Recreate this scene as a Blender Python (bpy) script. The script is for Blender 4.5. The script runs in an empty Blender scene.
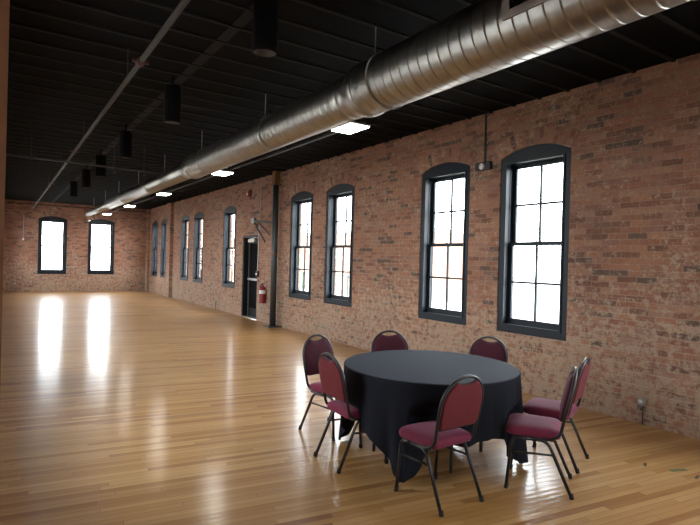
import bpy, bmesh, math, random
from mathutils import Vector, Matrix
random.seed(7)
C = bpy.context.scene.collection
PI = math.pi

# ------------------------------------------------------------------ camera, sky, exposure
f_px, cx, cy = 525.0, 350.0, 262.5
CAM = Vector((0.0, 0.0, 1.63))
def _ray(x, y): return Vector((x - cx, cy - y, f_px)).normalized()
Yc = _ray(1.0, 251.5)
Xc = _ray(1140.0, 282.0); Xc = (Xc - Yc * Xc.dot(Yc)).normalized()
Zc_ = Vector((Xc.y*Yc.z - Xc.z*Yc.y, Xc.z*Yc.x - Xc.x*Yc.z, Xc.x*Yc.y - Xc.y*Yc.x))
if Zc_.y < 0: Zc_ = -Zc_
right = Vector((Xc.x, Yc.x, Zc_.x)); up = Vector((Xc.y, Yc.y, Zc_.y)); fwd = Vector((Xc.z, Yc.z, Zc_.z))
cam_d = bpy.data.cameras.new('camera')
cam_d.sensor_width = 36.0; cam_d.lens = 36.0 * f_px / 700.0; cam_d.clip_end = 500; cam_d.clip_start = 0.02
cam = bpy.data.objects.new('camera', cam_d); C.objects.link(cam)
M = Matrix((right, up, -fwd)).transposed().to_4x4(); M.translation = CAM
cam.matrix_world = M
bpy.context.scene.camera = cam

SKY = 5.5
LAMP = 17.0
world = bpy.data.worlds.new('sky'); bpy.context.scene.world = world
world.use_nodes = True
bg = world.node_tree.nodes['Background']
bg.inputs[0].default_value = (0.90, 0.95, 1.0, 1); bg.inputs[1].default_value = SKY
vs = bpy.context.scene.view_settings
vs.view_transform = 'Standard'; vs.look = 'None'; vs.gamma = 1; vs.exposure = 1.8; vs.use_curve_mapping = False
cyc = bpy.context.scene.cycles
cyc.max_bounces = 10; cyc.diffuse_bounces = 6; cyc.glossy_bounces = 5; cyc.transparent_max_bounces = 12
cyc.caustics_reflective = False; cyc.caustics_refractive = False
cyc.sample_clamp_indirect = 8.0; cyc.use_denoising = True

# ------------------------------------------------------------------ dimensions
XW, YF, H, T = 5.63, 25.3, 3.73, 0.30      # right wall, far wall, ceiling underside, wall thickness
XL, YJ = 0.004, 1.2                        # left wall face, where it starts
XA, YB = -1.6, -5.0                        # alcove wall, back wall
ZD = 3.768                                 # roof deck

# ------------------------------------------------------------------ material helpers
class NT:
    def __init__(s, name):
        s.m = bpy.data.materials.new(name); s.m.use_nodes = True
        s.t = s.m.node_tree; s.b = s.t.nodes['Principled BSDF']; s.out = s.t.nodes['Material Output']
    def n(s, typ, **kw):
        nd = s.t.nodes.new(typ)
        for k, v in kw.items(): setattr(nd, k, v)
        return nd
    def link(s, a, b): s.t.links.new(a, b)
    def put(s, sock, v):
        if isinstance(v, bpy.types.NodeSocket): s.link(v, sock)
        else: sock.default_value = v
    def math(s, op, a, b=0.0, c=0.0, clamp=False):
        nd = s.n('ShaderNodeMath', operation=op, use_clamp=clamp)
        s.put(nd.inputs[0], a); s.put(nd.inputs[1], b); s.put(nd.inputs[2], c)
        return nd.outputs[0]
    def ss(s, v, lo, hi):
        nd = s.n('ShaderNodeMapRange', interpolation_type='SMOOTHSTEP')
        s.put(nd.inputs['Value'], v); nd.inputs['From Min'].default_value = lo; nd.inputs['From Max'].default_value = hi
        return nd.outputs[0]
    def comb(s, x, y, z=0.0):
        nd = s.n('ShaderNodeCombineXYZ')
        s.put(nd.inputs[0], x); s.put(nd.inputs[1], y); s.put(nd.inputs[2], z)
        return nd.outputs[0]
    def white(s, v):
        nd = s.n('ShaderNodeTexWhiteNoise', noise_dimensions='3D'); s.link(v, nd.inputs['Vector'])
        return nd.outputs['Value']
    def noise(s, v, scale, detail=4, rough=0.6):
        nd = s.n('ShaderNodeTexNoise'); nd.inputs['Scale'].default_value = scale
        nd.inputs['Detail'].default_value = detail; nd.inputs['Roughness'].default_value = rough
        if v is not None: s.link(v, nd.inputs['Vector'])
        return nd.outputs[0]
    def ramp(s, v, stops, interp='LINEAR'):
        nd = s.n('ShaderNodeValToRGB'); cr = nd.color_ramp; cr.interpolation = interp
        while len(cr.elements) < len(stops): cr.elements.new(0.5)
        for e, (p, c) in zip(cr.elements, stops): e.position = p; e.color = (*c, 1)
        s.link(v, nd.inputs[0]); return nd.outputs[0]
    def mix(s, f, a, b, blend='MIX'):
        nd = s.n('ShaderNodeMix', data_type='RGBA', blend_type=blend)
        s.put(nd.inputs[0], f)
        s.put(nd.inputs[6], a if isinstance(a, bpy.types.NodeSocket) else (*a, 1))
        s.put(nd.inputs[7], b if isinstance(b, bpy.types.NodeSocket) else (*b, 1))
        return nd.outputs[2]
    def bump(s, h, strength=0.5, dist=0.01):
        nd = s.n('ShaderNodeBump'); nd.inputs['Strength'].default_value = strength; nd.inputs['Distance'].default_value = dist
        s.link(h, nd.inputs['Height']); s.link(nd.outputs[0], s.b.inputs['Normal'])
    def set(s, **kw):
        names = dict(color='Base Color', rough='Roughness', metal='Metallic', coat='Coat Weight', coat_rough='Coat Roughness',
                     sheen='Sheen Weight', sheen_rough='Sheen Roughness', sheen_tint='Sheen Tint', spec='Specular IOR Level', aniso='Anisotropic')
        for k, v in kw.items():
            sk = s.b.inputs[names[k]]
            if isinstance(v, tuple): v = (*v, 1)
            s.put(sk, v)
        return s

def plain(name, color, rough=0.5, metal=0.0, var=0.15, scale=14.0, **kw):
    """a solid paint, metal or cloth with a little procedural unevenness"""
    t = NT(name); co = t.n('ShaderNodeTexCoord').outputs['Object']
    nz = t.noise(co, scale, 3)
    c = t.mix(nz, tuple(x * (1 - var) for x in color), tuple(min(1, x * (1 + var)) for x in color))
    t.set(color=c, rough=rough, metal=metal, **kw)
    return t.m

def brick_material(name, axes, warm=1.0):
    """worn red brickwork; axes gives the two coordinates used along and up the wall"""
    t = NT(name)
    tc = t.n('ShaderNodeTexCoord')
    if axes == 'uv':
        sp = t.n('ShaderNodeSeparateXYZ'); t.link(tc.outputs['UV'], sp.inputs[0]); u, v = sp.outputs[0], sp.outputs[1]
    else:
        sp = t.n('ShaderNodeSeparateXYZ'); t.link(tc.outputs['Object'], sp.inputs[0])
        u, v = sp.outputs[axes[0]], sp.outputs[axes[1]]
    uv = t.comb(u, v)
    wob = t.noise(uv, 7.0, 3)
    v2 = t.math('ADD', v, t.math('MULTIPLY', t.math('SUBTRACT', wob, 0.5), 0.022))
    BH, BL = 0.067, 0.212
    rv = t.math('DIVIDE', v2, BH); row = t.math('FLOOR', rv)
    jit = t.math('MULTIPLY', t.white(t.comb(row, 3.7)), 0.22)
    off = t.math('ADD', t.math('MULTIPLY', t.math('MODULO', t.math('ADD', row, 200.0), 2.0), 0.5), jit)
    ru = t.math('ADD', t.math('DIVIDE', u, BL), off); col = t.math('FLOOR', ru)
    fx = t.math('MULTIPLY', t.math('FRACT', ru), BL); fz = t.math('MULTIPLY', t.math('FRACT', rv), BH)
    dx = t.math('MINIMUM', fx, t.math('SUBTRACT', BL, fx)); dz = t.math('MINIMUM', fz, t.math('SUBTRACT', BH, fz))
    d = t.math('MINIMUM', dx, dz)
    fine = t.noise(uv, 55.0, 5, 0.7)
    d = t.math('ADD', d, t.math('MULTIPLY', t.math('SUBTRACT', fine, 0.5), 0.010))
    face = t.ss(d, 0.0015, 0.0100)                                  # 0 in the joints, 1 on the bricks
    r1 = t.white(t.comb(row, col, 1.0)); r2 = t.white(t.comb(row, col, 9.0))
    w = warm
    brick = t.ramp(r1, [(0.0, (.165*w, .082, .062)), (0.22, (.270*w, .128, .086)), (0.5, (.345*w, .170, .110)),
                        (0.72, (.255*w, .138, .106)), (0.88, (.36*w, .200, .135)), (1.0, (.30*w, .172, .126))])
    low = t.math('SUBTRACT', 1.0, t.ss(v, 0.2, 2.1)) if axes != 'uv' else 0.0
    # runs of burnt, nearly black bricks
    stretch = t.comb(t.math('MULTIPLY', col, 0.33), t.math('MULTIPLY', row, 0.8))
    run = t.noise(stretch, 1.0, 2)
    dk = t.ss(t.math('ADD', t.math('MULTIPLY', run, 0.75), t.math('MULTIPLY', r2, 0.32)), 0.685, 0.715)
    brick = t.mix(t.math('MULTIPLY', dk, t.math('ADD', 0.48, t.math('MULTIPLY', t.noise(uv, 9.0, 4), 0.55))), brick, (.070, .062, .060))
    surf = t.noise(uv, 24.0, 6, 0.7)
    brick = t.mix(0.55, brick, t.ramp(surf, [(0.25, (.45, .42, .40)), (0.7, (1.15, 1.1, 1.05))]), 'MULTIPLY')
    mort = t.ramp(fine, [(0.3, (.235, .150, .108)), (0.7, (.345, .250, .185))])
    if axes != 'uv': mort = t.mix(t.math('MULTIPLY', t.ss(t.noise(uv, 2.2, 4), .42, .66), .75), mort, (.40, .315, .235))
    mort = t.mix(t.math('SUBTRACT', 0.42, t.math('MULTIPLY', low, 0.32)) if axes != 'uv' else 0.5, mort, brick)
    colr = t.mix(face, mort, brick)
    # scraps of old paint, plaster and mortar smeared on the wall, more of it low down
    big = t.noise(uv, 0.9, 3)
    spl = t.noise(uv, 11.0, 7, 0.72)
    lvl = t.math('ADD', spl, t.math('ADD', t.math('MULTIPLY', low, 0.12), t.math('MULTIPLY', t.math('SUBTRACT', big, 0.5), 0.28)))
    sm = t.math('MULTIPLY', t.ss(lvl, 0.53, 0.66), 0.78)
    spt = t.ss(t.math('ADD', t.noise(uv, 34.0, 4, 0.7), t.math('MULTIPLY', t.math('SUBTRACT', big, 0.5), 0.2)), 0.585, 0.67)
    colr = t.mix(t.math('MULTIPLY', spt, 0.62), colr, (.50, .425, .335))
    colr = t.mix(sm, colr, (.40, .31, .23))
    tone = t.noise(uv, 0.8, 4)
    colr = t.mix(0.5, colr, t.ramp(tone, [(0.3, (.74, .70, .72)), (0.7, (1.20, 1.12, 1.0))]), 'MULTIPLY')
    dust = t.math('MULTIPLY', t.ss(t.noise(uv, 5.0, 6, 0.75), 0.40, 0.66), 0.16)
    colr = t.mix(dust, colr, (.30, .225, .165))
    t.set(color=colr, rough=0.88, spec=0.25)
    h = t.math('ADD', t.math('MULTIPLY', face, 0.8), t.math('ADD', t.math('MULTIPLY', surf, 0.35), t.math('MULTIPLY', r1, 0.25)))
    t.bump(h, 0.55, 0.008)
    return t.m

def floor_material():
    t = NT('maple_strip_floor')
    sp = t.n('ShaderNodeSeparateXYZ'); t.link(t.n('ShaderNodeTexCoord').outputs['Object'], sp.inputs[0])
    x, y = sp.outputs[0], sp.outputs[1]
    a = math.radians(-7.8); ca, sa = math.cos(a), math.sin(a)
    al = t.math('ADD', t.math('MULTIPLY', x, ca), t.math('MULTIPLY', y, sa))
    ac = t.math('ADD', t.math('MULTIPLY', x, -sa), t.math('MULTIPLY', y, ca))
    W, L = 0.057, 1.35
    rw = t.math('DIVIDE', ac, W); row = t.math('FLOOR', rw)
    ru = t.math('ADD', t.math('DIVIDE', al, L), t.math('MULTIPLY', t.white(t.comb(row, 5.1)), 7.0)); col = t.math('FLOOR', ru)
    r1 = t.white(t.comb(row, col, 2.0)); r2 = t.white(t.comb(row, col, 6.0))
    grain = t.noise(t.comb(t.math('MULTIPLY', al, 2.2), t.math('MULTIPLY', ac, 55.0), t.math('MULTIPLY', r2, 30.0)), 1.0, 5, 0.6)
    base = t.ramp(r1, [(0.0, (.28, .128, .038)), (0.12, (.36, .186, .060)), (0.5, (.405, .228, .086)), (0.85, (.455, .270, .110)), (1.0, (.48, .294, .125))])
    base = t.mix(t.ss(r2, 0.955, 0.97), base, (.27, .125, .055))
    base = t.mix(0.55, base, t.ramp(grain, [(0.3, (.78, .72, .66)), (0.7, (1.1, 1.08, 1.05))]), 'MULTIPLY')
    wear = t.noise(t.comb(t.math('MULTIPLY', al, 0.35), t.math('MULTIPLY', ac, 1.1)), 1.0, 4)
    base = t.mix(0.5, base, t.ramp(wear, [(0.3, (.72, .66, .60)), (0.7, (1.08, 1.05, 1.02))]), 'MULTIPLY')
    fa = t.math('MULTIPLY', t.math('FRACT', rw), W); ga = t.math('MINIMUM', fa, t.math('SUBTRACT', W, fa))
    fl = t.math('MULTIPLY', t.math('FRACT', ru), L); gl = t.math('MINIMUM', fl, t.math('SUBTRACT', L, fl))
    gap = t.ss(t.math('MINIMUM', ga, gl), 0.0004, 0.0022)
    base = t.mix(gap, (.15, .072, .030), base)
    # long dark seams where boards have opened up
    seam = t.math('MULTIPLY', t.ss(t.white(t.comb(row, 77.0)), 0.975, 0.985), t.ss(t.noise(t.comb(t.math('MULTIPLY', al, 0.7), row), 1.0, 2), 0.45, 0.6))
    base = t.mix(t.math('MULTIPLY', seam, 0.55), base, (.13, .055, .025))
    t.set(color=base, rough=0.42, spec=0.2, coat=0.5, coat_rough=0.09)
    rg = t.math('ADD', 0.11, t.math('MULTIPLY', wear, 0.09)); t.link(rg, t.b.inputs['Coat Roughness'])
    prof = t.math('COSINE', t.math('MULTIPLY', rw, 2*PI))
    cup = t.math('ADD', t.math('MULTIPLY', gap, 0.4), t.math('ADD', t.math('MULTIPLY', r1, 0.5), t.math('MULTIPLY', t.noise(t.comb(t.math('MULTIPLY', al, 1.2), t.math('MULTIPLY', ac, 6.0)), 1.0, 3), 0.8)))
    cup = t.math('ADD', cup, t.math('MULTIPLY', prof, 0.45))
    nd = t.n('ShaderNodeBump'); nd.inputs['Strength'].default_value = 0.4; nd.inputs['Distance'].default_value = 0.0015
    t.link(cup, nd.inputs['Height']); t.link(nd.outputs[0], t.b.inputs['Normal']); t.link(nd.outputs[0], t.b.inputs['Coat Normal'])
    return t.m

def glass_material():
    t = NT('window_glass')
    tr = t.n('ShaderNodeBsdfTransparent'); tr.inputs[0].default_value = (.97, .98, .98, 1)
    gl = t.n('ShaderNodeBsdfGlossy'); gl.inputs['Roughness'].default_value = 0.02
    lw = t.n('ShaderNodeLayerWeight'); lw.inputs[0].default_value = 0.5
    fr = t.math('ADD', 0.025, t.math('MULTIPLY', t.math('POWER', lw.outputs['Facing'], 5.0), 0.9))
    mx = t.n('ShaderNodeMixShader'); t.link(fr, mx.inputs[0]); t.link(tr.outputs[0], mx.inputs[1]); t.link(gl.outputs[0], mx.inputs[2])
    t.link(mx.outputs[0], t.out.inputs[0]); t.t.nodes.remove(t.b)
    return t.m

def emit_material(name, color, s):
    t = NT(name); t.b.inputs['Base Color'].default_value = (.8, .8, .8, 1)
    t.b.inputs['Emission Color'].default_value = (*color, 1); t.b.inputs['Emission Strength'].default_value = s
    return t.m

def fabric_material(name, color, sheen, tint):
    t = NT(name); co = t.n('ShaderNodeTexCoord').outputs['Object']
    wv = t.noise(co, 420.0, 2); cl = t.noise(co, 22.0, 3)
    c = t.mix(wv, tuple(x * .7 for x in color), tuple(x * 1.3 for x in color))
    c = t.mix(0.4, c, t.ramp(cl, [(0.3, (.85, .85, .85)), (0.7, (1.1, 1.1, 1.1))]), 'MULTIPLY')
    t.set(color=c, rough=0.8, spec=0.2, sheen=sheen, sheen_rough=0.45, sheen_tint=tint)
    t.bump(wv, 0.3, 0.0008); return t.m

def duct_material():
    t = NT('galvanised_steel'); co = t.n('ShaderNodeTexCoord').outputs['Object']
    mp = t.n('ShaderNodeMapping'); mp.inputs['Scale'].default_value = (3, 9, 3); t.link(co, mp.inputs[0])
    nz = t.noise(mp.outputs[0], 2.0, 5)
    t.set(color=t.ramp(nz, [(0.3, (.27, .26, .235)), (0.7, (.40, .385, .35))]), metal=1.0,
          rough=t.math('ADD', 0.30, t.math('MULTIPLY', nz, 0.14)))
    t.bump(t.noise(co, 3.0, 1), 0.05, 0.01); return t.m

MB = {}
MB['brick_y'] = brick_material('brick_side_wall', (1, 2))
MB['brick_x'] = brick_material('brick_end_wall', (0, 2), 1.06)
MB['brick_arch'] = brick_material('brick_arch', 'uv')
MB['floor'] = floor_material()
MB['glass'] = glass_material()
MB['deck'] = plain('black_paint_deck_shaded', (.0030, .0030, .0033), .9, spec=.08)  # darker than the joists: shade between them put into the colour
MB['joist'] = plain('black_paint_joist_lit', (.016, .0155, .015), .9, spec=.15)  # paler than the deck: floor light on the undersides put into the colour
MB['frame'] = plain('slate_blue_frame_paint', (.0060, .0115, .0175), .45, spec=.3)
MB['frame_dark'] = plain('dark_frame_paint', (.010, .011, .012), .5, spec=.3)
MB['steel_dark'] = plain('dark_steel_paint', (.034, .040, .042), .45)
MB['pipe'] = plain('weathered_pipe', (.034, .027, .020), .7, 0, .3)
MB['pipe_black'] = plain('black_pipe', (.035, .033, .030), .5)
MB['red'] = plain('red_paint', (.21, .011, .013), .45)
MB['red_bright'] = plain('bright_red_plastic', (.55, .02, .02), .4)
MB['red_dark'] = plain('dark_red_coupling', (.060, .008, .006), .6)
MB['white'] = plain('white_plastic', (.72, .72, .70), .4, var=.05)
MB['grey'] = plain('grey_metal', (.33, .33, .32), .4, .6)
MB['aluminium'] = plain('aluminium', (.55, .55, .54), .35, .9)
MB['black'] = plain('black_plastic', (.010, .010, .011), .4)
MB['pendant'] = plain('matt_black_shade', (.0035, .0035, .0038), .8, spec=.1)
MB['tube'] = plain('black_chair_frame', (.011, .011, .0125), .36)
MB['rubber'] = plain('black_rubber', (.01, .01, .01), .8)
MB['burgundy'] = fabric_material('burgundy_upholstery', (.145, .017, .042), .28, (.9, .55, .7))
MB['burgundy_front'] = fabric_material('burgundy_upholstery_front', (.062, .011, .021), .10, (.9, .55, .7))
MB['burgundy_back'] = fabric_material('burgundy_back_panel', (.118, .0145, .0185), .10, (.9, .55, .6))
MB['cloth'] = fabric_material('black_tablecloth_cloth', (.0100, .0115, .0170), .03, (.5, .65, 1.0))
MB['cloth'].node_tree.nodes['Principled BSDF'].inputs['Specular IOR Level'].default_value = .12
MB['duct'] = duct_material()
MB['wood'] = plain('plywood_table_top', (.36, .24, .13), .5)
MB['grille'] = plain('grille_paint', (.30, .27, .25), .5)
MB['concrete'] = plain('pale_concrete', (.42, .41, .39), .9)
MB['post_wood'] = plain('old_timber', (.150, .056, .018), .8, var=.3, scale=30)
MB['red_brick_far'] = brick_material('brick_neighbour', (1, 2), 1.1)
MB['rail_green'] = plain('green_rail_paint', (.05, .12, .10), .4)
MB['lamp'] = emit_material('lit_diffuser', (1.0, .95, .86), LAMP)
MB['tape'] = plain('green_tape', (.10, .12, .05), .6)
MB['lens'] = plain('grey_lens', (.55, .55, .56), .25)
MB['joint'] = plain('dark_floor_stain', (.05, .035, .02), .6)

# ------------------------------------------------------------------ mesh helpers
def obj(name, bm, mat, parent=None, smooth=False):
    me = bpy.data.meshes.new(name)
    bmesh.ops.recalc_face_normals(bm, faces=bm.faces[:])
    bm.to_mesh(me); bm.free()
    if smooth:
        for p in me.polygons: p.use_smooth = True
    me.materials.append(MB[mat] if isinstance(mat, str) else mat)
    o = bpy.data.objects.new(name, me); C.objects.link(o)
    if parent is not None: o.parent = parent
    return o

def thing(name, label, cat, loc=(0, 0, 0), rz=0.0, group=None, kind=None):
    o = bpy.data.objects.new(name, None); C.objects.link(o)
    o.location = loc; o.rotation_euler = (0, 0, rz); o.empty_display_size = 0.1
    return tag(o, label, cat, group, kind)

def tag(o, label, cat, group=None, kind=None):
    o['label'] = label; o['category'] = cat
    if group: o['group'] = group
    if kind: o['kind'] = kind
    return o

def dup(root, loc, rz, label, group=None):
    r = root.copy(); C.objects.link(r); r.location = loc; r.rotation_euler = (0, 0, rz); r['label'] = label
    if group: r['group'] = group
    for ch in list(root.children):
        c = ch.copy(); C.objects.link(c); c.parent = r
        for g in list(ch.children):
            d = g.copy(); C.objects.link(d); d.parent = c
    return r

def box(bm, x0, x1, y0, y1, z0, z1, bev=0.0):
    r = bmesh.ops.create_cube(bm, size=1.0)
    vs_ = r['verts']
    for v in vs_:
        v.co = Vector((x0 + (v.co.x + .5) * (x1 - x0), y0 + (v.co.y + .5) * (y1 - y0), z0 + (v.co.z + .5) * (z1 - z0)))
    if bev > 0:
        es = list({e for v in vs_ for e in v.link_edges})
        bmesh.ops.bevel(bm, geom=es, offset=bev, segments=2, affect='EDGES', profile=0.6)
    return bm

def B(): return bmesh.new()
def bx(*a, **k): return box(B(), *a, **k)

def cyl(bm, p0, p1, r0, r1=None, seg=20, caps=True):
    return tube(bm, [p0, p1], r0, seg, r_end=r1, caps=caps)

def tube(bm, pts, r, seg=10, closed=False, r_end=None, caps=True, oval=1.0, up_hint=None):
    pts = [Vector(p) for p in pts]; n = len(pts); rings = []
    prev = None
    for i, p in enumerate(pts):
        if closed: tg = pts[(i + 1) % n] - pts[i - 1]
        else: tg = pts[min(i + 1, n - 1)] - pts[max(i - 1, 0)]
        tg.normalize()
        if prev is None:
            hint = Vector(up_hint) if up_hint else (Vector((0, 0, 1)) if abs(tg.z) < .9 else Vector((1, 0, 0)))
            nrm = (hint - tg * hint.dot(tg)).normalized()
        else:
            nrm = (prev - tg * prev.dot(tg)).normalized()
        prev = nrm; bi = tg.cross(nrm)
        rr = r if r_end is None else r + (r_end - r) * i / (n - 1)
        rings.append([bm.verts.new(p + nrm * (math.cos(2*PI*k/seg) * rr * oval) + bi * (math.sin(2*PI*k/seg) * rr)) for k in range(seg)])
    m = n if closed else n - 1
    for i in range(m):
        a, b = rings[i], rings[(i + 1) % n]
        for k in range(seg): bm.faces.new((a[k], a[(k+1) % seg], b[(k+1) % seg], b[k]))
    if not closed and caps:
        bm.faces.new(rings[0][::-1]); bm.faces.new(rings[-1])
    return bm

def fillet(pts, rad, n=6):
    pts = [Vector(p) for p in pts]; out = [pts[0]]
    for i in range(1, len(pts) - 1):
        a, b, c = pts[i-1], pts[i], pts[i+1]
        r = min(rad, (a-b).length * .49, (c-b).length * .49)
        p0 = b + (a-b).normalized() * r; p2 = b + (c-b).normalized() * r
        for k in range(n + 1):
            s = k / n; out.append(p0 * (1-s)**2 + b * (2*s*(1-s)) + p2 * s*s)
    out.append(pts[-1]); return out

def lathe(bm, prof, axis_o, axis_d, seg=32, caps=True):
    """prof: (distance along axis, radius)"""
    d = Vector(axis_d).normalized(); h = Vector((0, 0, 1)) if abs(d.z) < .9 else Vector((1, 0, 0))
    n = (h - d * h.dot(d)).normalized(); b = d.cross(n); o = Vector(axis_o); rings = []
    for s, r in prof:
        rings.append([bm.verts.new(o + d*s + n*(math.cos(2*PI*k/seg)*r) + b*(math.sin(2*PI*k/seg)*r)) for k in range(seg)])
    for a, c in zip(rings, rings[1:]):
        for k in range(seg): bm.faces.new((a[k], a[(k+1) % seg], c[(k+1) % seg], c[k]))
    if caps: bm.faces.new(rings[0][::-1]); bm.faces.new(rings[-1])
    return bm

def plate(bm, outer, holes, to3d, depth):
    """a flat outline with holes, extruded by the vector depth"""
    edges = []
    for loop in [outer] + holes:
        vv = [bm.verts.new(to3d(*p)) for p in loop]
        edges += [bm.edges.new((vv[i], vv[(i+1) % len(vv)])) for i in range(len(vv))]
    r = bmesh.ops.triangle_fill(bm, edges=edges, use_beauty=True, use_dissolve=False)
    fs = [g for g in r['geom'] if isinstance(g, bmesh.types.BMFace)]
    e = bmesh.ops.extrude_face_region(bm, geom=fs)
    bmesh.ops.translate(bm, verts=[g for g in e['geom'] if isinstance(g, bmesh.types.BMVert)], vec=Vector(depth))
    return bm

# ------------------------------------------------------------------ the setting: shell
HW, Z0, ZS, RISE = 0.53, 0.735, 3.055, 0.118     # window half width, bottom, spring, rise of the arch
def arch_pts(hw, zs, rise, n=14):
    R = (hw*hw + rise*rise) / (2*rise); a = math.asin(hw / R)
    return [(R * math.sin(-a + 2*a*k/n), zs + rise - R + R * math.cos(-a + 2*a*k/n)) for k in range(n + 1)]
def win_outline(c, hw=HW, z0=Z0, zs=ZS, rise=RISE):
    return [(c - hw, z0)] + [(c + u, z) for u, z in arch_pts(hw, zs, rise)] + [(c + hw, z0)]

K = 4.525
RIGHT_WIN = [4.30, 5.915, 4.30 + K + .07, 5.915 + K + .06, 14.97, 17.90, 19.50, 22.43, 24.0]
RIGHT_OUT = [1.39 - .02, -0.22]                       # the next pair towards the camera, beside the frame
LEFT_WIN = [4.30, 5.915, 8.87, 10.47, 13.35, 14.97, 17.90, 19.50, 22.43, 24.0]
FAR_WIN = [1.80, 3.67]
BACK_WIN = [0.2, 1.9, 3.6]
DOOR = (12.86, 13.90, 2.25)

def S(o, label, cat): return tag(o, label, cat, kind='structure')

# right wall
outer = [(YB - T, -.3), (DOOR[0], -.3), (DOOR[0], DOOR[2]), (DOOR[1], DOOR[2]), (DOOR[1], -.3), (YF + T, -.3), (YF + T, ZD), (YB - T, ZD)]
bm = plate(B(), outer, [win_outline(c) for c in RIGHT_WIN + RIGHT_OUT], lambda u, z: (XW, u, z), (T, 0, 0))
S(obj('wall_right', bm, 'brick_y'), 'long worn red brick wall on the right with arched windows', 'wall')
bm = plate(B(), [(YJ, -.3), (YF + T, -.3), (YF + T, ZD), (YJ, ZD)], [win_outline(c) for c in LEFT_WIN], lambda u, z: (XL, u, z), (-T, 0, 0))
S(obj('wall_left', bm, 'brick_y'), 'brick wall edge running along the left margin', 'wall')
bm = plate(B(), [(XL, -.3), (XW, -.3), (XW, ZD), (XL, ZD)], [win_outline(c) for c in FAR_WIN], lambda u, z: (u, YF, z), (0, T, 0))
S(obj('wall_far', bm, 'brick_x'), 'red brick end wall with two bright windows', 'wall')
bm = plate(B(), [(XA, -.3), (XW, -.3), (XW, ZD), (XA, ZD)], [win_outline(c) for c in BACK_WIN], lambda u, z: (u, YB, z), (0, -T, 0))
S(obj('wall_back', bm, 'brick_x'), 'brick wall behind the viewpoint', 'wall')
S(obj('wall_left_alcove', bx(XA - T, XA, YB - T, YJ + T, -.3, ZD), 'brick_y'), 'brick side of the alcove behind the viewpoint', 'wall')
S(obj('wall_alcove_end', bx(XA, XL - T, YJ, YJ + T, -.3, ZD), 'brick_x'), 'brick end of the alcove behind the viewpoint', 'wall')
S(obj('trim_2', bx(XL - .24, XL, YJ - .04, YJ, 0, H), 'post_wood'), 'brown timber edge along the left margin', 'trim')
# floor, deck, joists
bm = B(); box(bm, XA, XW, YB, YJ, -.3, 0)
box(bm, XL, XW, YJ, YF, -.3, 0)
S(obj('floor', bm, 'floor'), 'glossy honey coloured maple strip floor', 'floor')
bm = B(); box(bm, XA, XW, YB, YJ, ZD - .02, ZD + .25); box(bm, XL, XW, YJ, YF, ZD - .02, ZD + .25)
deck = S(obj('ceiling', bm, 'deck'), 'black painted ceiling of boards on close joists', 'ceiling')
y = 25.04; nj = 0
ys = [3.83 + .395 * k for k in range(-21, 55)]
for y in ys:
    x0 = XA if y < YJ else XL
    if abs(y - YJ) < .1: continue
    obj('joist', bx(x0, XW, y - .019, y + .019, H, ZD - .02), 'joist', deck)
bm = B()
for a, b in zip(ys, ys[1:]):
    if a > YJ: box(bm, 1.70, 1.80, a + .022, b - .022, H + .010, H + .025)
obj('bridging', bm, 'joist', deck)
S(obj('trim_3', bx(XL + .001, XW - .03, YF - .05, YF, 3.60, 3.625), 'joist'), 'thin dark ledge across the top of the end wall', 'trim')
S(obj('trim_4', bx(XW - .13, XW, 21.06, 21.62, 0, H), 'brick_y'), 'shallow brick pilaster between far pairs of windows', 'trim')
S(obj('trim_5', bx(XW - .10, XW, 24.93, YF, 0, H), 'brick_y'), 'orange brick pier in the far right corner', 'trim')
S(obj('trim_6', bx(XL, .19, YF - .14, YF, 0, 3.60), 'brick_x'), 'narrow brick pier in the far left corner', 'trim')
# outdoors
S(obj('ground', bx(-60, 90, -60, 120, -1.0, -.9), 'concrete'), 'pale paving outside seen through the windows', 'ground')

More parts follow.
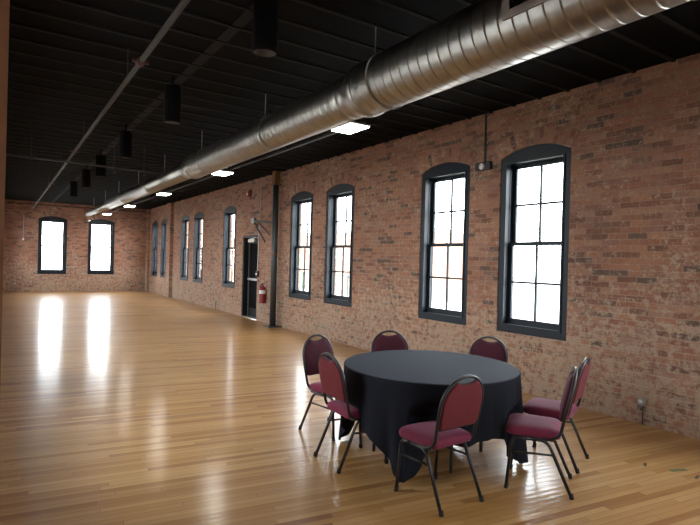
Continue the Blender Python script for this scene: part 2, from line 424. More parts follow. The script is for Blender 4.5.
# ------------------------------------------------------------------ windows
def window_root(idx):
    """local x along the wall, y outwards, z up; wall face at y = 0"""
    w = bpy.data.objects.new('window_%d' % idx, None); C.objects.link(w); w.empty_display_size = .1
    # casing
    hw = HW - .004
    bm = plate(B(), win_outline(0, hw, Z0 + .004, ZS - .004, RISE), [[(-.435, Z0 + .105), (.435, Z0 + .105), (.435, 2.985), (-.435, 2.985)]],
               lambda u, z: (u, .012, z), (0, .07, 0))
    obj('casing', bm, 'frame', w)
    # raised inner moulding of the casing
    bm = plate(B(), [(-.448, Z0 + .09), (.448, Z0 + .09), (.448, 2.998), (-.448, 2.998)],
               [[(-.425, Z0 + .113), (.425, Z0 + .113), (.425, 2.975), (-.425, 2.975)]], lambda u, z: (u, -.002, z), (0, .02, 0))
    obj('moulding', bm, 'frame', w)
    # jambs with their sash channels
    bm = B()
    for s in (-1, 1):
        x0, x1 = (.44, .515) if s > 0 else (-.515, -.44)
        box(bm, x0, x1, .08, .20, Z0 + .05, 3.03)
        for yy in (.084, .135, .187):
            a, b = (.428, .445) if s > 0 else (-.445, -.428)
            box(bm, a, b, yy, yy + .014, Z0 + .10, 2.99)
    box(bm, -.515, .515, .08, .20, 2.985, 3.05)
    obj('jamb', bm, 'frame', w)
    obj('stool', bx(-.515, .515, .08, .22, Z0 + .02, Z0 + .10), 'frame', w)
    # sashes: lower in the inner channel, upper in the outer one
    for nm, z0, z1, yy, rb, rt in (('lower_sash', Z0 + .10, 1.935, .10, .085, .045), ('upper_sash', 1.90, 2.985, .152, .045, .06)):
        bm = B(); x = .43; st = .052
        plate(bm, [(-x, z0), (x, z0), (x, z1), (-x, z1)], [[(-x + st, z0 + rb), (x - st, z0 + rb), (x - st, z1 - rt), (-x + st, z1 - rt)]],
              lambda u, z: (u, yy, z), (0, .034, 0))
        sh = obj(nm, bm, 'frame', w)
        bm = B(); zm = (z0 + rb + z1 - rt) / 2
        box(bm, -.0145, .0145, yy + .004, yy + .03, z0 + rb, z1 - rt)
        box(bm, -x + st, x - st, yy + .004, yy + .03, zm - .0145, zm + .0145)
        obj('muntin', bm, 'frame', sh)
        obj('pane', bx(-x + st - .004, x - st + .004, yy + .014, yy + .018, z0 + rb - .004, z1 - rt + .004), 'glass', sh)
    obj('sash_lock', bx(-.03, .03, .085, .105, 1.935, 1.952, bev=.004), 'grey', w)
    # ring of bricks on edge round the arch
    R = (HW*HW + RISE*RISE) / (2*RISE); a = math.asin(HW / R); zc = ZS + RISE - R
    bm = B(); uvl = bm.loops.layers.uv.new('UVMap'); n = 24; rows = []
    for k in range(n + 1):
        th = -a*1.06 + 2.12*a*k/n
        rows.append([(bm.verts.new((math.sin(th)*r, yy, zc + math.cos(th)*r)), (r - R, th*R)) for r, yy in ((R + .004, .0), (R + .004, -.006), (R + .212, -.006), (R + .212, .0))])
    for p, q in zip(rows, rows[1:]):
        for j in range(3):
            fc = bm.faces.new((p[j][0], p[j+1][0], q[j+1][0], q[j][0]))
            for lp, uv in zip(fc.loops, (p[j][1], p[j+1][1], q[j+1][1], q[j][1])): lp[uvl].uv = uv
    obj('brick_arch', bm, 'brick_arch', w)
    return w

win0 = window_root(1); used = [False]; wn = [1]
def place_window(loc, rz, label):
    if not used[0]:
        used[0] = True; r = win0; r.location = loc; r.rotation_euler = (0, 0, rz); r['label'] = label
    else:
        r = dup(win0, loc, rz, label); wn[0] += 1; r.name = 'window_%d' % wn[0]
    r['category'] = 'window'; r['kind'] = 'structure'
    l = bpy.data.lights.new('window_portal', 'AREA'); l.shape = 'RECTANGLE'; l.size = 1.0; l.size_y = 2.3; l.cycles.is_portal = True
    lo = bpy.data.objects.new('window_portal', l); C.objects.link(lo)
    out = Vector((-math.sin(rz), math.cos(rz), 0))
    lo.location = Vector(loc) + out * .27 + Vector((0, 0, 1.9))
    lo.rotation_euler = (-out).to_track_quat('-Z', 'Y').to_euler()
names_r = ['nearest arched window on the right wall, largest in view', 'second arched window, left of the wall camera', 'third arched window, left of the wide brick gap',
           'fourth arched window, just right of the steel column', 'single arched window just left of the dark door',
           'right one of the middle far pair of arched windows', 'left one of the middle far pair of arched windows',
           'arched window just left of the brick pilaster', 'last arched window beside the far right corner']
for c, lb in zip(RIGHT_WIN, names_r): place_window((XW, c, 0), -PI/2, lb)
for c, lb in zip(FAR_WIN, ('left arched window of the end wall', 'right arched window of the end wall')): place_window((c, YF, 0), 0, lb)
for i, c in enumerate(RIGHT_OUT): place_window((XW, c, 0), -PI/2, 'arched window on the right wall beside the viewpoint, %s' % ('nearer' if i else 'further'))
for i, c in enumerate(LEFT_WIN): place_window((XL, c, 0), PI/2, 'arched window in the left wall, %s from the near end' % ('first second third fourth fifth sixth seventh eighth ninth tenth'.split()[i]))
for i, c in enumerate(BACK_WIN): place_window((c, YB, 0), PI, 'arched window behind the viewpoint, %s from the alcove' % ('first second third'.split()[i]))

# ------------------------------------------------------------------ door
dr = thing('door_1', 'dark exit door with a push bar in the right wall', 'door', (XW, (DOOR[0] + DOOR[1]) / 2, 0), -PI/2, kind='structure')
hw = (DOOR[1] - DOOR[0]) / 2
bm = B()
box(bm, -hw, -hw + .06, .02, .30, 0, DOOR[2]); box(bm, hw - .06, hw, .02, .30, 0, DOOR[2]); box(bm, -hw, hw, .02, .30, DOOR[2] - .06, DOOR[2])
obj('door_frame', bm, 'frame_dark', dr)
bm = plate(B(), [(-hw + .062, .02), (hw - .062, .02), (hw - .062, DOOR[2] - .062), (-hw + .062, DOOR[2] - .062)],
           [[(-hw + .16, .25), (hw - .16, .25), (hw - .16, 2.03), (-hw + .16, 2.03)]], lambda u, z: (u, .17, z), (0, .045, 0))
leaf = obj('door_leaf', bm, 'frame_dark', dr)
obj('door_panel', bx(-hw + .155, hw - .155, .185, .20, .245, 2.035), 'pendant', leaf)
obj('edge_strip', bx(-hw + .062, -hw + .082, .155, .172, .02, 2.18), 'grey', leaf)
bm = B(); box(bm, -hw + .10, hw - .10, .115, .15, 1.02, 1.08, bev=.008); box(bm, -hw + .10, -hw + .16, .15, .172, 1.02, 1.08); box(bm, hw - .16, hw - .10, .15, .172, 1.02, 1.08)
obj('push_bar', bm, 'aluminium', leaf)
bm = B(); box(bm, -.40, .02, .10, .17, 2.07, 2.16, bev=.008); tube(bm, [(-.3, .12, 2.165), (.15, .05, 2.18), (.36, .1, 2.18)], .01, 6)
obj('door_closer', bm, 'white', leaf)
obj('threshold', bx(-hw + .06, hw - .06, .02, .26, 0, .018), 'grey', dr)

# ------------------------------------------------------------------ spiral duct
AX, AZ = 2.915, 3.285
duct = thing('spiral_duct', 'long round galvanised spiral duct stepping down in size along the ceiling', 'duct', (AX, 0, AZ))
def ribbed(y0, y1, r, step):
    prof = [(y0, r)]; yy = y0 + step
    while yy < y1 - .02:
        prof += [(yy - .010, r), (yy - .0055, r), (yy - .0022, r - .007), (yy + .0022, r - .007), (yy + .0055, r), (yy + .010, r)]; yy += step
    return prof + [(y1, r)]
obj('near_section', lathe(B(), ribbed(-4.6, 4.16, .25, .114), (0, 0, 0), (0, 1, 0), 48), 'duct', duct, True)
obj('coupling', lathe(B(), [(4.10, .25), (4.11, .258), (4.17, .258), (4.18, .25), (4.33, .217), (4.34, .222), (4.40, .222), (4.41, .214)], (0, 0, -.005), (0, 1, 0), 48), 'duct', duct, True)
obj('middle_section', lathe(B(), ribbed(4.40, 9.62, .2135, .112), (0, 0, -.012), (0, 1, 0), 48), 'duct', duct, True)
obj('coupling', lathe(B(), [(9.5, .2135), (9.51, .22), (9.58, .22), (9.6, .2135), (9.9, .167), (9.91, .171), (9.97, .171), (9.98, .165)], (0, 0, -.015), (0, 1, 0), 48), 'duct', duct, True)
obj('far_section', lathe(B(), [(9.95, .164), (12.9, .164), (12.91, .169), (12.96, .169), (12.97, .164), (16.0, .164), (16.01, .169), (16.06, .169), (16.07, .164), (18.7, .164)], (0, 0, -.02), (0, 1, 0), 40), 'duct', duct, True)
obj('coupling', lathe(B(), [(18.5, .164), (18.51, .169), (18.58, .169), (18.6, .164), (18.85, .104), (18.86, .109), (18.92, .109), (18.93, .102)], (0, 0, -.03), (0, 1, 0), 40), 'duct', duct, True)
obj('end_section', lathe(B(), [(18.9, .102), (21.3, .102), (21.31, .106), (21.36, .106), (21.37, .102), (23.8, .102)], (0, 0, -.035), (0, 1, 0), 36), 'duct', duct, True)
def arc_patch(bm, y0, y1, a0, a1, r0, r1, n=10):
    g = []
    for k in range(n + 1):
        a = math.radians(a0 + (a1 - a0) * k / n)
        g.append([bm.verts.new((math.cos(a)*r, y, math.sin(a)*r)) for r, y in ((r0, y0), (r1, y0), (r1, y1), (r0, y1))])
    for p, q in zip(g, g[1:]):
        for j in range(4): bm.faces.new((p[j], p[(j+1) % 4], q[(j+1) % 4], q[j]))
    bm.faces.new(g[0]); bm.faces.new(g[-1][::-1]); return bm
bm = B()
arc_patch(bm, .50, 2.30, 198, 188, .25, .272, 3); arc_patch(bm, .50, 2.30, 146, 140, .25, .272, 3)
arc_patch(bm, 2.24, 2.30, 188, 146, .25, .272); arc_patch(bm, .50, .56, 186, 146, .25, .272)
gr = obj('supply_grille', bm, 'grille', duct)
obj('grille_back', arc_patch(B(), .56, 2.24, 186, 146, .25, .256), 'black', gr)
bm = B()
for k in range(84): arc_patch(bm, .57 + k*.02, .575 + k*.02, 186, 146, .255, .266, 6)
for k in range(6): arc_patch(bm, .56, 2.24, 150 + k*6.2, 150.8 + k*6.2, .255, .264, 1)
obj('slats', bm, 'black', gr)
for yh, r in ((1.3, .256), (3.82, .256), (6.22, .219), (8.77, .219), (11.3, .170), (13.8, .170), (16.4, .175), (19.0, .112), (21.6, .110)):
    zo = {.256: 0, .219: -.012, .170: -.02, .175: -.02, .112: -.03, .110: -.035}[r]
    bm = lathe(B(), [(yh - .016, r + .003), (yh + .016, r + .003)], (0, 0, zo), (0, 1, 0), 40, caps=False)
    bmesh.ops.solidify(bm, geom=bm.faces[:], thickness=.003)
    hb = obj('hanger_strap', bm, 'grey', duct, True)
    obj('hanger_rod', cyl(B(), (-.16 * r/.25, yh, zo + r*.86), (-.16 * r/.25, yh, H - AZ + .1), .006, seg=8), 'grey', hb)

# ------------------------------------------------------------------ ceiling lights
def make_light():
    t = thing('ceiling_light', '', 'light', group='lit ceiling panels beside the duct')
    bm = B(); box(bm, -.15, .15, -.235, .235, .010, .040, bev=.006)
    obj('housing', bm, 'aluminium', t)
    obj('diffuser', bx(-.135, .135, -.22, .22, 0, .013), 'lamp', t)
    for yy in (-.2, .2):
        bm = cyl(B(), (.1, yy, .038), (.1, yy, H - 3.3 + .1), .004, seg=6); obj('hanging_rod', bm, 'pipe_black', t)
    return t
lt = make_light()
labels = ['nearest lit panel, hanging just past the duct coupling', 'second lit ceiling panel from the camera along the duct', 'third lit ceiling panel, under the smooth duct section',
          'fourth lit ceiling panel, small beside the narrowing duct', 'farthest lit ceiling panel, above the end wall window', 'unseen lit panel added beside the viewpoint as fill light', 'unseen lit panel added behind the viewpoint as fill light']
for i, yy in enumerate((5.58, 10.2, 14.75, 19.3, 23.95, .95, -3.65)):  # last two are out of view, added to brighten the near end
    if i == 0: lt.location = (3.66, yy, 3.3); lt['label'] = labels[0]
    else: dup(lt, (3.66, yy, 3.3), 0, labels[i])
bm = B(); box(bm, 3.745, 3.785, 5.4, 24.3, 3.365, 3.39)
for k in range(8): cyl(bm, (3.765, 7.9 + 2.3*k, 3.38), (3.765, 7.9 + 2.3*k, H - .001), .004, seg=6)
tag(obj('light_strut', bm, 'pipe_black'), 'thin dark strut linking the lit panels beside the duct', 'strut')

# pendants, unlit
def make_pendant():
    t = thing('pendant_light', '', 'light', group='black cylinder pendants left of the duct')
    bm = lathe(B(), [(0, .086), (0, .094), (.04, .096), (.42, .096), (.43, .09)], (0, 0, 0), (0, 0, 1), 28, caps=False)
    bm.faces.new([v for v in bm.verts][-28:]); obj('shade', bm, 'pendant', t, True)
    obj('reflector', lathe(B(), [(.006, .086), (.05, .05), (.06, .001)], (0, 0, 0), (0, 0, 1), 28, caps=False), 'pipe', t, True)
    obj('stem', cyl(B(), (0, 0, .42), (0, 0, H - 3.2 + .04), .012, seg=10), 'pendant', t)
    return t
pd = make_pendant()
for i, yy in enumerate((3.74, 6.35, 9.15, 11.7, 13.9, 16.45)):
    lb = ('%s black cylinder pendant light counting away from the camera' % 'nearest second third fourth fifth sixth'.split()[i])
    if i == 0: pd.location = (1.65, yy, 3.2); pd['label'] = lb
    else: dup(pd, (1.65, yy, 3.2), 0, lb)

# ------------------------------------------------------------------ sprinkler pipes
pm = thing('sprinkler_pipe', 'long bare metal sprinkler pipe running the length of the black ceiling', 'pipe', (1.04, 0, 3.42))
obj('pipe_run', cyl(B(), (0, -4.9, 0), (0, YF, 0), .024, seg=14), 'pipe', pm, True)
for yy in (5.15, 10.35, 15.6, 20.8):
    bm = lathe(B(), [(yy - .06, .024), (yy - .06, .036), (yy - .02, .036), (yy - .02, .042), (yy + .02, .042), (yy + .02, .036), (yy + .06, .036), (yy + .06, .024)], (0, 0, 0), (0, 1, 0), 16)
    box(bm, -.07, .07, yy - .02, yy + .02, -.012, .012); obj('coupling', bm, 'red_dark', pm)
for yy in (1.5, 5.77, 9.2, 12.8, 16.5, 20.1, 23.8):
    bm = cyl(B(), (0, yy, .02), (0, yy, H - 3.42 + .15), .005, seg=6); lathe(bm, [(yy - .012, .028), (yy + .012, .028)], (0, 0, 0), (0, 1, 0), 14)
    obj('hanger', bm, 'pipe', pm)
pb = thing('branch_pipe', 'thin dark branch pipe crossing below the ceiling on hanging rods', 'pipe', (0, 10.85, 3.3))
obj('pipe_run', cyl(B(), (XL, 0, 0), (2.62, 0, -.02), .016, seg=12), 'pipe_black', pb, True)
for x in (.41, 1.76, 2.3):
    bm = cyl(B(), (x, 0, 0), (x, 0, H - 3.3 + .12), .006, seg=6); lathe(bm, [(x - .03, .024), (x + .03, .024)], (0, 0, -.005), (1, 0, 0), 12)
    obj('hanger', bm, 'pipe', pb)
for x in (1.77, 2.31):
    bm = lathe(B(), [(-.10, .03), (-.095, .03), (-.09, .006), (-.06, .012), (0, .012)], (x, 0, -.01), (0, 0, 1), 12); obj('sprinkler_head', bm, 'pipe', pb)

# ------------------------------------------------------------------ steel column and wall things
cl = thing('steel_column', 'dark round steel column on a flat base plate by the door', 'column', (5.46, 11.5, 0))
obj('shaft', lathe(B(), [(.02, .074), (3.40, .074)], (0, 0, 0), (0, 0, 1), 28), 'steel_dark', cl, True)
obj('base_plate', bx(-.17, .165, -.17, .17, 0, .022, bev=.004), 'steel_dark', cl)
bm = bx(-.11, .11, -.11, .11, 3.40, 3.42); box(bm, -.07, .07, -.07, .07, 3.42, H - .002)
obj('capital', bm, 'post_wood', cl)
tag(cl, 'dark round steel column on a flat base plate by the door', 'column')
obj('band', lathe(B(), [(1.72, .076), (1.76, .076)], (0, 0, 0), (0, 0, 1), 28, caps=True), 'post_wood', cl, True)
br = thing('wall_bracket', 'dark steel bracket of struts between the column and wall above the door', 'bracket', (5.50, 11.6, 0))
bm = tube(B(), [(0, 0, 2.50), (.08, 1.5, 2.63)], .022, 8); obj('arm', bm, 'steel_dark', br)
bm = tube(B(), [(.08, 1.25, 2.61), (.03, .35, 2.22)], .018, 8); obj('strut', bm, 'steel_dark', br)
bm = tube(B(), [(.08, 1.5, 2.63), (.10, .78, 2.06)], .018, 8); obj('strut', bm, 'steel_dark', br)
obj('wall_plate', bx(.06, .128, 1.42, 1.58, 2.56, 2.70, bev=.005), 'grey', br)

al = thing('fire_alarm', 'red fire alarm strobe high on the brick above the door', 'alarm', (XW, 13.55, 3.38), -PI/2)
obj('body', bx(-.07, .07, -.055, 0, -.09, .09, bev=.012), 'red_bright', al)
obj('strobe_lens', lathe(B(), [(0, .035), (.02, .03), (.03, .001)], (.01, -.055, .0), (0, -1, 0), 16), 'white', al, True)
obj('back_box', bx(.075, .19, -.03, 0, -.09, .12, bev=.01), 'black', al)
cd = thing('conduit', 'thin grey conduit dropping from the ceiling to the red pull station', 'conduit', (XW, 12.72, 0))
bm = tube(B(), [(-.02, -.03, H), (-.02, .0, 2.9), (-.02, .05, 2.3), (-.02, .08, 1.30)], .011, 8); obj('tube', bm, 'grey', cd)
for z in (1.7, 2.4, 3.1): obj('clip', bx(-.034, 0, -.03 + .05, .03 + .05 if z < 2.5 else .05, z, z + .02), 'grey', cd)
ps = thing('pull_station', 'small red pull station at hand height beside the door', 'alarm', (XW, 12.80, 1.22), -PI/2)
obj('body', bx(-.06, .06, -.05, 0, -.08, .08, bev=.008), 'red_dark', ps)
obj('pull_handle', bx(-.045, .045, -.062, -.048, -.02, .02, bev=.004), 'white', ps)
fe = thing('fire_extinguisher', 'red fire extinguisher hung on the brick between door and column', 'fire extinguisher', (XW - .095, 12.30, .50))
obj('cylinder', lathe(B(), [(0, .05), (.01, .075), (.05, .08), (.36, .08), (.41, .06), (.435, .03), (.45, .028)], (0, 0, 0), (0, 0, 1), 24), 'red', fe, True)
obj('label_band', lathe(B(), [(.24, .0812), (.33, .0812)], (0, 0, 0), (0, 0, 1), 24, caps=False), 'white', fe, True)
bm = cyl(B(), (0, 0, .45), (0, 0, .49), .02, seg=12); box(bm, -.012, .012, -.10, .05, .495, .51, bev=.003); box(bm, -.01, .01, -.09, .04, .465, .477, bev=.003)
obj('valve_lever', bm, 'black', fe)
obj('hose', tube(B(), fillet([(0, .03, .475), (-.02, .10, .46), (-.03, .105, .25), (-.03, .10, .10)], .05), .011, 8), 'black', fe, True)
bm = box(B(), .075, .093, -.03, .03, .1, .46); obj('wall_hook', bm, 'grey', fe)

wc = thing('wall_camera', 'black box with a round pale lens fixed to brick between the nearest windows', 'camera', (XW, 5.10, 3.0), -PI/2)
obj('body', bx(-.13, .13, -.07, 0, -.055, .06, bev=.012), 'black', wc)
obj('lens', lathe(B(), [(0, .047), (.018, .047), (.026, .036), (.03, .001)], (.0, -.07, -.005), (0, -1, 0), 24), 'lens', wc, True)
obj('conduit', tube(B(), [(0, -.02, .05), (0, -.02, H - 3.0)], .012, 8), 'pipe_black', wc)

def outlet(loc, rz, label, pipe=True):
    o = thing('floor_box_outlet', label, 'outlet', loc, rz, group='round outlets low on the brick')
    obj('cover', lathe(B(), [(0, .04), (.03, .04), (.038, .034), (.04, .001)], (0, 0, 0), (0, -1, 0), 24), 'grey', o, True)
    obj('socket', lathe(B(), [(.037, .022), (.045, .020), (.046, .001)], (0, 0, .004), (0, -1, 0), 16), 'lens', o, True)
    obj('conduit', tube(B(), [(.012, -.014, -.035), (.012, -.014, -loc[2])], .007, 8), 'steel_dark', o)
outlet((XW, 2.86, .235), -PI/2, 'round grey outlet with short conduit low on the brick near right edge')
outlet((XW, 15.97, .23), -PI/2, 'small round outlet low on the brick beneath far windows')
outlet((.49, YF, .33), 0, 'small pale outlet low on the end wall at far left')
outlet((4.93, YF, .30), 0, 'small pale outlet low on the end wall near right corner')
bm = tube(B(), [(0, -.015, 2.18), (0, -.015, 3.2)], .012, 8)
t = thing('wall_conduit', 'thin pale conduit on the end wall left of the windows', 'conduit', (.745, YF, 0)); obj('tube', bm, 'grey', t); obj('box', bx(-.03, .03, -.04, 0, 2.12, 2.2), 'white', t)

for i, (x, y, rz, L, lb) in enumerate(((4.62, 2.05, -.35, .16, 'olive tape scrap on the floor boards near the right edge, longer one'), (4.60, 1.90, .2, .09, 'dark tape scrap on the floor boards cut by the right edge'),
                                       (4.50, 2.25, .5, .08, 'small dark scrap on the floor boards left of the olive tape'))):
    bm = bx(-L/2, L/2, -.011 - .012*(i == 0), .011 + .006*(i == 0), 0, .0015); o = obj('tape_scrap', bm, 'tape' if i == 0 else 'joint'); o.location = (x, y, .0002); o.rotation_euler = (0, 0, rz)
    tag(o, lb, 'tape')

# ------------------------------------------------------------------ banquet chairs
def make_chair():
    t = thing('banquet_chair', '', 'chair', group='burgundy banquet chairs round the table')
    # seat cushion
    def outline(ins):
        hw, y0, y1 = .205 - ins, -.142 + ins, .242 - ins
        lim = min(hw, (y1 - y0)/2) - .004; rf, rb = min(.075, lim), min(.045, lim*.9)
        pts = []
        for (cx_, cy_, r, a0) in ((hw - rf, y1 - rf, rf, 0), (-hw + rf, y1 - rf, rf, 90), (-hw*.94 + rb, y0 + rb, rb, 180), (hw*.94 - rb, y0 + rb, rb, 270)):
            for k in range(7):
                a = math.radians(a0 + 15*k); pts.append((cx_ + r*math.cos(a), cy_ + r*math.sin(a)))
        return pts
    bm = B(); rings = []
    for ins, z in ((.022, .392), (.004, .398), (0, .412), (.0, .432), (.008, .447), (.024, .457), (.055, .464), (.10, .468), (.15, .4695), (.178, .470)):
        rings.append([bm.verts.new((x, y, z)) for x, y in outline(ins)])
    n = len(rings[0])
    for a, b in zip(rings, rings[1:]):
        for k in range(n): bm.faces.new((a[k], a[(k+1) % n], b[(k+1) % n], b[k]))
    bm.faces.new(rings[0][::-1]); bm.faces.new(rings[-1])
    seat = obj('seat', bm, 'burgundy', t, True)
    def ypl(z): return -.135 - .210 * (z - .42) - .04 * max(0, z - .62)**2
    # back tube: from under the seat up one side, over the arch and down
    def arch(hw, zc, rise, n, a_from, a_to):
        out = []
        for k in range(n + 1):
            a = math.radians(a_from + (a_to - a_from) * k / n); out.append((hw * math.cos(a), zc + rise * math.sin(a)))
        return out
    pts = [(.183, .02, .386), (.185, -.07, .388)]
    side = [(.188, .43), (.194, .52), (.200, .62), (.200, .70)]
    right_ = pts + [(x, ypl(z), z) for x, z in side]
    top = [(x, ypl(z), z) for x, z in arch(.200, .70, .185, 24, 4, 176)]
    left_ = [(-x, y, z) for x, y, z in right_[::-1]]
    path = fillet(pts + [(x, ypl(z), z) for x, z in side[:2]], .05, 5) + [(x, ypl(z), z) for x, z in side[2:]]
    path = path + top + [(-x, y, z) for x, y, z in path[::-1]]
    obj('back_frame', tube(B(), path, .0115, 10), 'tube', t, True)
    # padded back: fills the frame below a crescent hand hold
    al_ = 60
    o2 = arch(.190, .70, .174, 12, 0, al_)
    xe, ze = o2[-1]
    dip = [(xe * (1 - 2*k/12), ze - .020 * (1 - (1 - 2*k/12)**2)) for k in range(1, 12)]
    half = [(.150, .527), (.172, .532), (.184, .548), (.188, .60), (.190, .66)]
    loop = half + o2 + dip + [(-x, z) for x, z in o2[::-1]] + [(-x, z) for x, z in half[::-1]]
    cxm, czm = 0.0, .69
    def layer(s, dy): return [(x * s, ypl(czm + (z - czm) * s) + dy, czm + (z - czm) * s) for x, z in loop]
    bm = B(); lay = []
    for s, dy in ((.90, -.0165), (.97, -.014), (1.0, -.008), (1.0, .008), (.975, .020), (.90, .028), (.75, .033), (.5, .036)):
        lay.append([bm.verts.new(p) for p in layer(s, dy)])
    n = len(loop)
    for a, b in zip(lay, lay[1:]):
        for k in range(n): bm.faces.new((a[k], a[(k+1) % n], b[(k+1) % n], b[k]))
    bm.faces.new(lay[0][::-1]); bm.faces.new(lay[-1])
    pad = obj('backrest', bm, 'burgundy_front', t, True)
    bm = B(); lay = [[bm.verts.new(p) for p in layer(s_, dy)] for s_, dy in ((.965, -.0142), (.955, -.0172), (.90, -.0185), (.5, -.0205))]
    for a, b in zip(lay, lay[1:]):
        for k in range(n): bm.faces.new((a[k], a[(k+1) % n], b[(k+1) % n], b[k]))
    bm.faces.new(lay[-1])
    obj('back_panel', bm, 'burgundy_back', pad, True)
    edge = [Vector(p) for p in layer(1.0, 0.0)]
    obj('edge_trim', tube(B(), edge, .0065, 6, closed=True), 'rubber', pad, True)
    # legs: each side is an upside down U, front leg and rear leg, joined by a stretcher
    for s in (-1, 1):
        fr = fillet([(s*.195, .222, .006), (s*.186, .190, .380), (s*.186, .09, .380)], .055, 6)
        obj('leg', tube(B(), fr, .0125, 10), 'tube', t, True)
        re = fillet([(s*.197, -.222, .006), (s*.186, -.055, .380), (s*.186, .095, .380)], .055, 6)
        obj('leg', tube(B(), re, .0125, 10), 'tube', t, True)
        obj('stretcher', tube(B(), [(s*.1885, .2, .272), (s*.190, -.098, .285)], .0085, 8), 'tube', t, True)
    for yy in (.165, -.085): obj('cross_bar', bx(-.186, .186, yy - .015, yy + .015, .379, .392), 'tube', t)
    for ch in [c for c in t.children if c.name.startswith('leg')]:
        v = ch.data.vertices[0].co
        fx, fy = (1 if v.x > 0 else -1), (1 if v.y > 0 else -1)
        obj('rubber_foot', cyl(B(), (fx*.1965, fy*.2235, 0), (fx*.195, fy*.216, .035), .0155, seg=12), 'rubber', ch)
    return t
chair0 = make_chair()
def ang_of(fx, fy): return math.atan2(fy, fx) - PI/2
CHAIRS = [  # centre of the feet, facing direction, label
    ((2.583, 2.692), (-.04, 1.0), 'burgundy chair at the front of the table, its back to the camera'),
    ((2.670, 4.268), (.25, -.97), 'burgundy chair farthest left with its back partly hidden by another chair'),
    ((2.420, 3.555), (1.0, -.05), 'burgundy chair on the left tucked close to the table, seen from behind its shoulder'),
    ((3.42, 4.235), (-.32, -.95), 'burgundy chair behind the table at left, only its arched back showing'),
    ((3.975, 3.612), (-.96, -.28), 'burgundy chair behind the table at right, only its rounded back showing'),
    ((3.400, 2.470), (-.57, .82), 'burgundy chair in side view at right front with its seat fully visible'),
    ((3.930, 2.710), (-.37, .93), 'burgundy chair at far right, standing partly behind another chair'),
]
for i, ((x, y), (fx, fy), lb) in enumerate(CHAIRS):
    if i == 0: chair0.location = (x, y, 0); chair0.rotation_euler = (0, 0, ang_of(fx, fy)); chair0['label'] = lb
    else: dup(chair0, (x, y, 0), ang_of(fx, fy), lb)

# ------------------------------------------------------------------ table and cloth
TC = Vector((3.113, 3.386)); TR = .737
tb = thing('round_table', 'round banquet table hidden under the black cloth', 'table', (TC.x, TC.y, 0), math.radians(20))
obj('tabletop', lathe(B(), [(.722, TR - .005), (.726, TR), (.744, TR), (.748, TR - .005)], (0, 0, 0), (0, 0, 1), 64), 'wood', tb)
for s in (-1, 1):
    for q in (-1, 1):
        obj('leg', tube(B(), [(s*.30, q*.36, 0), (s*.30, q*.36, .722)], .014, 10), 'steel_dark', tb, True)
    obj('cross_bar', tube(B(), [(s*.30, -.36, .40), (s*.30, .36, .40)], .010, 8), 'steel_dark', tb, True)
obj('apron', bx(-.34, .34, -.03, .03, .69, .722), 'steel_dark', tb)

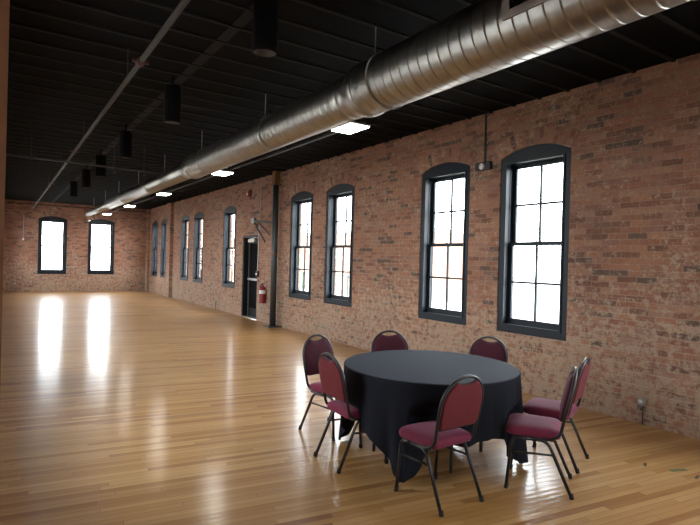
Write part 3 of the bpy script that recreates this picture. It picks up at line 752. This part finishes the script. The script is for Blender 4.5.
def ssf(a, b, x):
    t_ = max(0.0, min(1.0, (x - a) / (b - a))); return t_*t_*(3 - 2*t_)
def cloth_mesh():
    A_, CORNER, NA, NS = 1.143, math.radians(219), 288, 22
    ZT = .7515; bm = B()
    ctr = bm.verts.new((TC.x, TC.y, ZT)); rings = []
    for r in (.15, .3, .45, .6, .68, .72):
        rings.append([bm.verts.new((TC.x + r*math.cos(2*PI*k/NA), TC.y + r*math.sin(2*PI*k/NA), ZT)) for k in range(NA)])
    R0 = TR + .004
    for k_ in range(NS + 1):
        ring = []
        for k in range(NA):
            th = 2*PI*k/NA; ph = th - CORNER + PI/4
            L = A_ / max(abs(math.cos(ph)), abs(math.sin(ph))) - R0
            drop = min(L * 1.03, .722 + .012*math.sin(9*th)) 
            s = k_ / NS
            if k_ <= 3:                                  # roll over the table edge
                a = k_ / 3 * PI/2; r = R0 - .006 + .012*math.sin(a); z = ZT - .012*(1 - math.cos(a))
            else:
                u = (k_ - 3) / (NS - 3); z = ZT - .012 - (drop - .012) * u
                dc = abs(((ph + PI/4) % (PI/2)) - PI/4) if False else abs(((th - CORNER + PI/4) % (PI/2)) - PI/4)
                cw = math.exp(-(dc / .30)**2)
                wave = math.cos(26*th + .8*math.sin(3*th)) * .6 + math.cos(41*th + 1.3) * .4
                amp = (.010 + .022*cw) * u**1.6
                flute = .045 * cw * u * math.cos(dc / .30 * PI * .9)
                r = R0 + .006 + amp*wave + flute + .012*u
            x, y = TC.x + r*math.cos(th), TC.y + r*math.sin(th)
            # chairs pushed in hold the skirt back
            if k_ > 3:
                for (qx, qy), (fx, fy), _ in CHAIRS:
                    fl = math.hypot(fx, fy); fx_, fy_ = fx/fl, fy/fl
                    lx = (x - qx)*fy_ - (y - qy)*fx_; ly = (x - qx)*fx_ + (y - qy)*fy_
                    if (fx, fy) == (1.0, -.05):               # this seat is under the skirt: the cloth lies on it
                        if abs(lx) < .225 and -.20 < ly < .25: z = max(z, .476 + .012*(1 - u))
                        continue
                    lat = 1 - ssf(.205, .26 if fx == -.04 else .225, abs(lx)); front = .252 + .004*math.cos(30*lx)
                    if lat > 0 and -.3 < ly < front:
                        fz = 1 - (ssf(.475, .64, z) if fx == -.04 else ssf(.46, .54, z))
                        mv = (front - ly) * fz * lat
                        x += fx_*mv; y += fy_*mv
            ring.append(bm.verts.new((x, y, max(z, .012))))
        rings.append(ring)
    for k in range(NA): bm.faces.new((ctr, rings[0][k], rings[0][(k+1) % NA]))
    for a, b in zip(rings, rings[1:]):
        for k in range(NA): bm.faces.new((a[k], b[k], b[(k+1) % NA], a[(k+1) % NA]))
    return bm
tag(obj('tablecloth', cloth_mesh(), 'cloth', smooth=True), 'black square cloth draped over the round table, corners near the floor', 'tablecloth')

# ------------------------------------------------------------------ outdoors through the panes
nb = thing('neighbouring_building', 'brick building across the yard seen through the right windows', 'building', (22, 40, -.9))
obj('walls', bx(0, 10, -14, 26, 0, 4.6), 'red_brick_far', nb)
obj('parapet', bx(-.1, 10.1, -14.1, 26.1, 4.6, 4.85), 'concrete', nb)
hr = thing('outdoor_handrail', 'green metal stair railing outside the windows by the column', 'railing', (7.4, 0, -.9))
ps_ = [(0, 11.2), (0, 12.4), (0, 13.6), (0, 14.8)]
for x, y in ps_: obj('post', tube(B(), [(x, y, 0), (x, y, 2.15)], .022, 8), 'rail_green', hr)
bm = tube(B(), [(0, 11.2, 2.15), (0, 14.8, 2.15)], .022, 8); tube(bm, [(0, 11.2, 1.75), (0, 14.8, 1.75)], .016, 8); obj('top_rail', bm, 'rail_green', hr)
bm = tube(B(), [(0, 11.2, 2.15), (0, 8.6, 1.0)], .022, 8); obj('stair_rail', bm, 'rail_green', hr)
obj('post', tube(B(), [(0, 8.6, 0), (0, 8.6, 1.0)], .022, 8), 'rail_green', hr)
bm = B()
for k in range(24): tube(bm, [(0, 11.35 + k*.145, 0), (0, 11.35 + k*.145, 1.75)], .008, 6)
obj('balusters', bm, 'rail_green', hr)
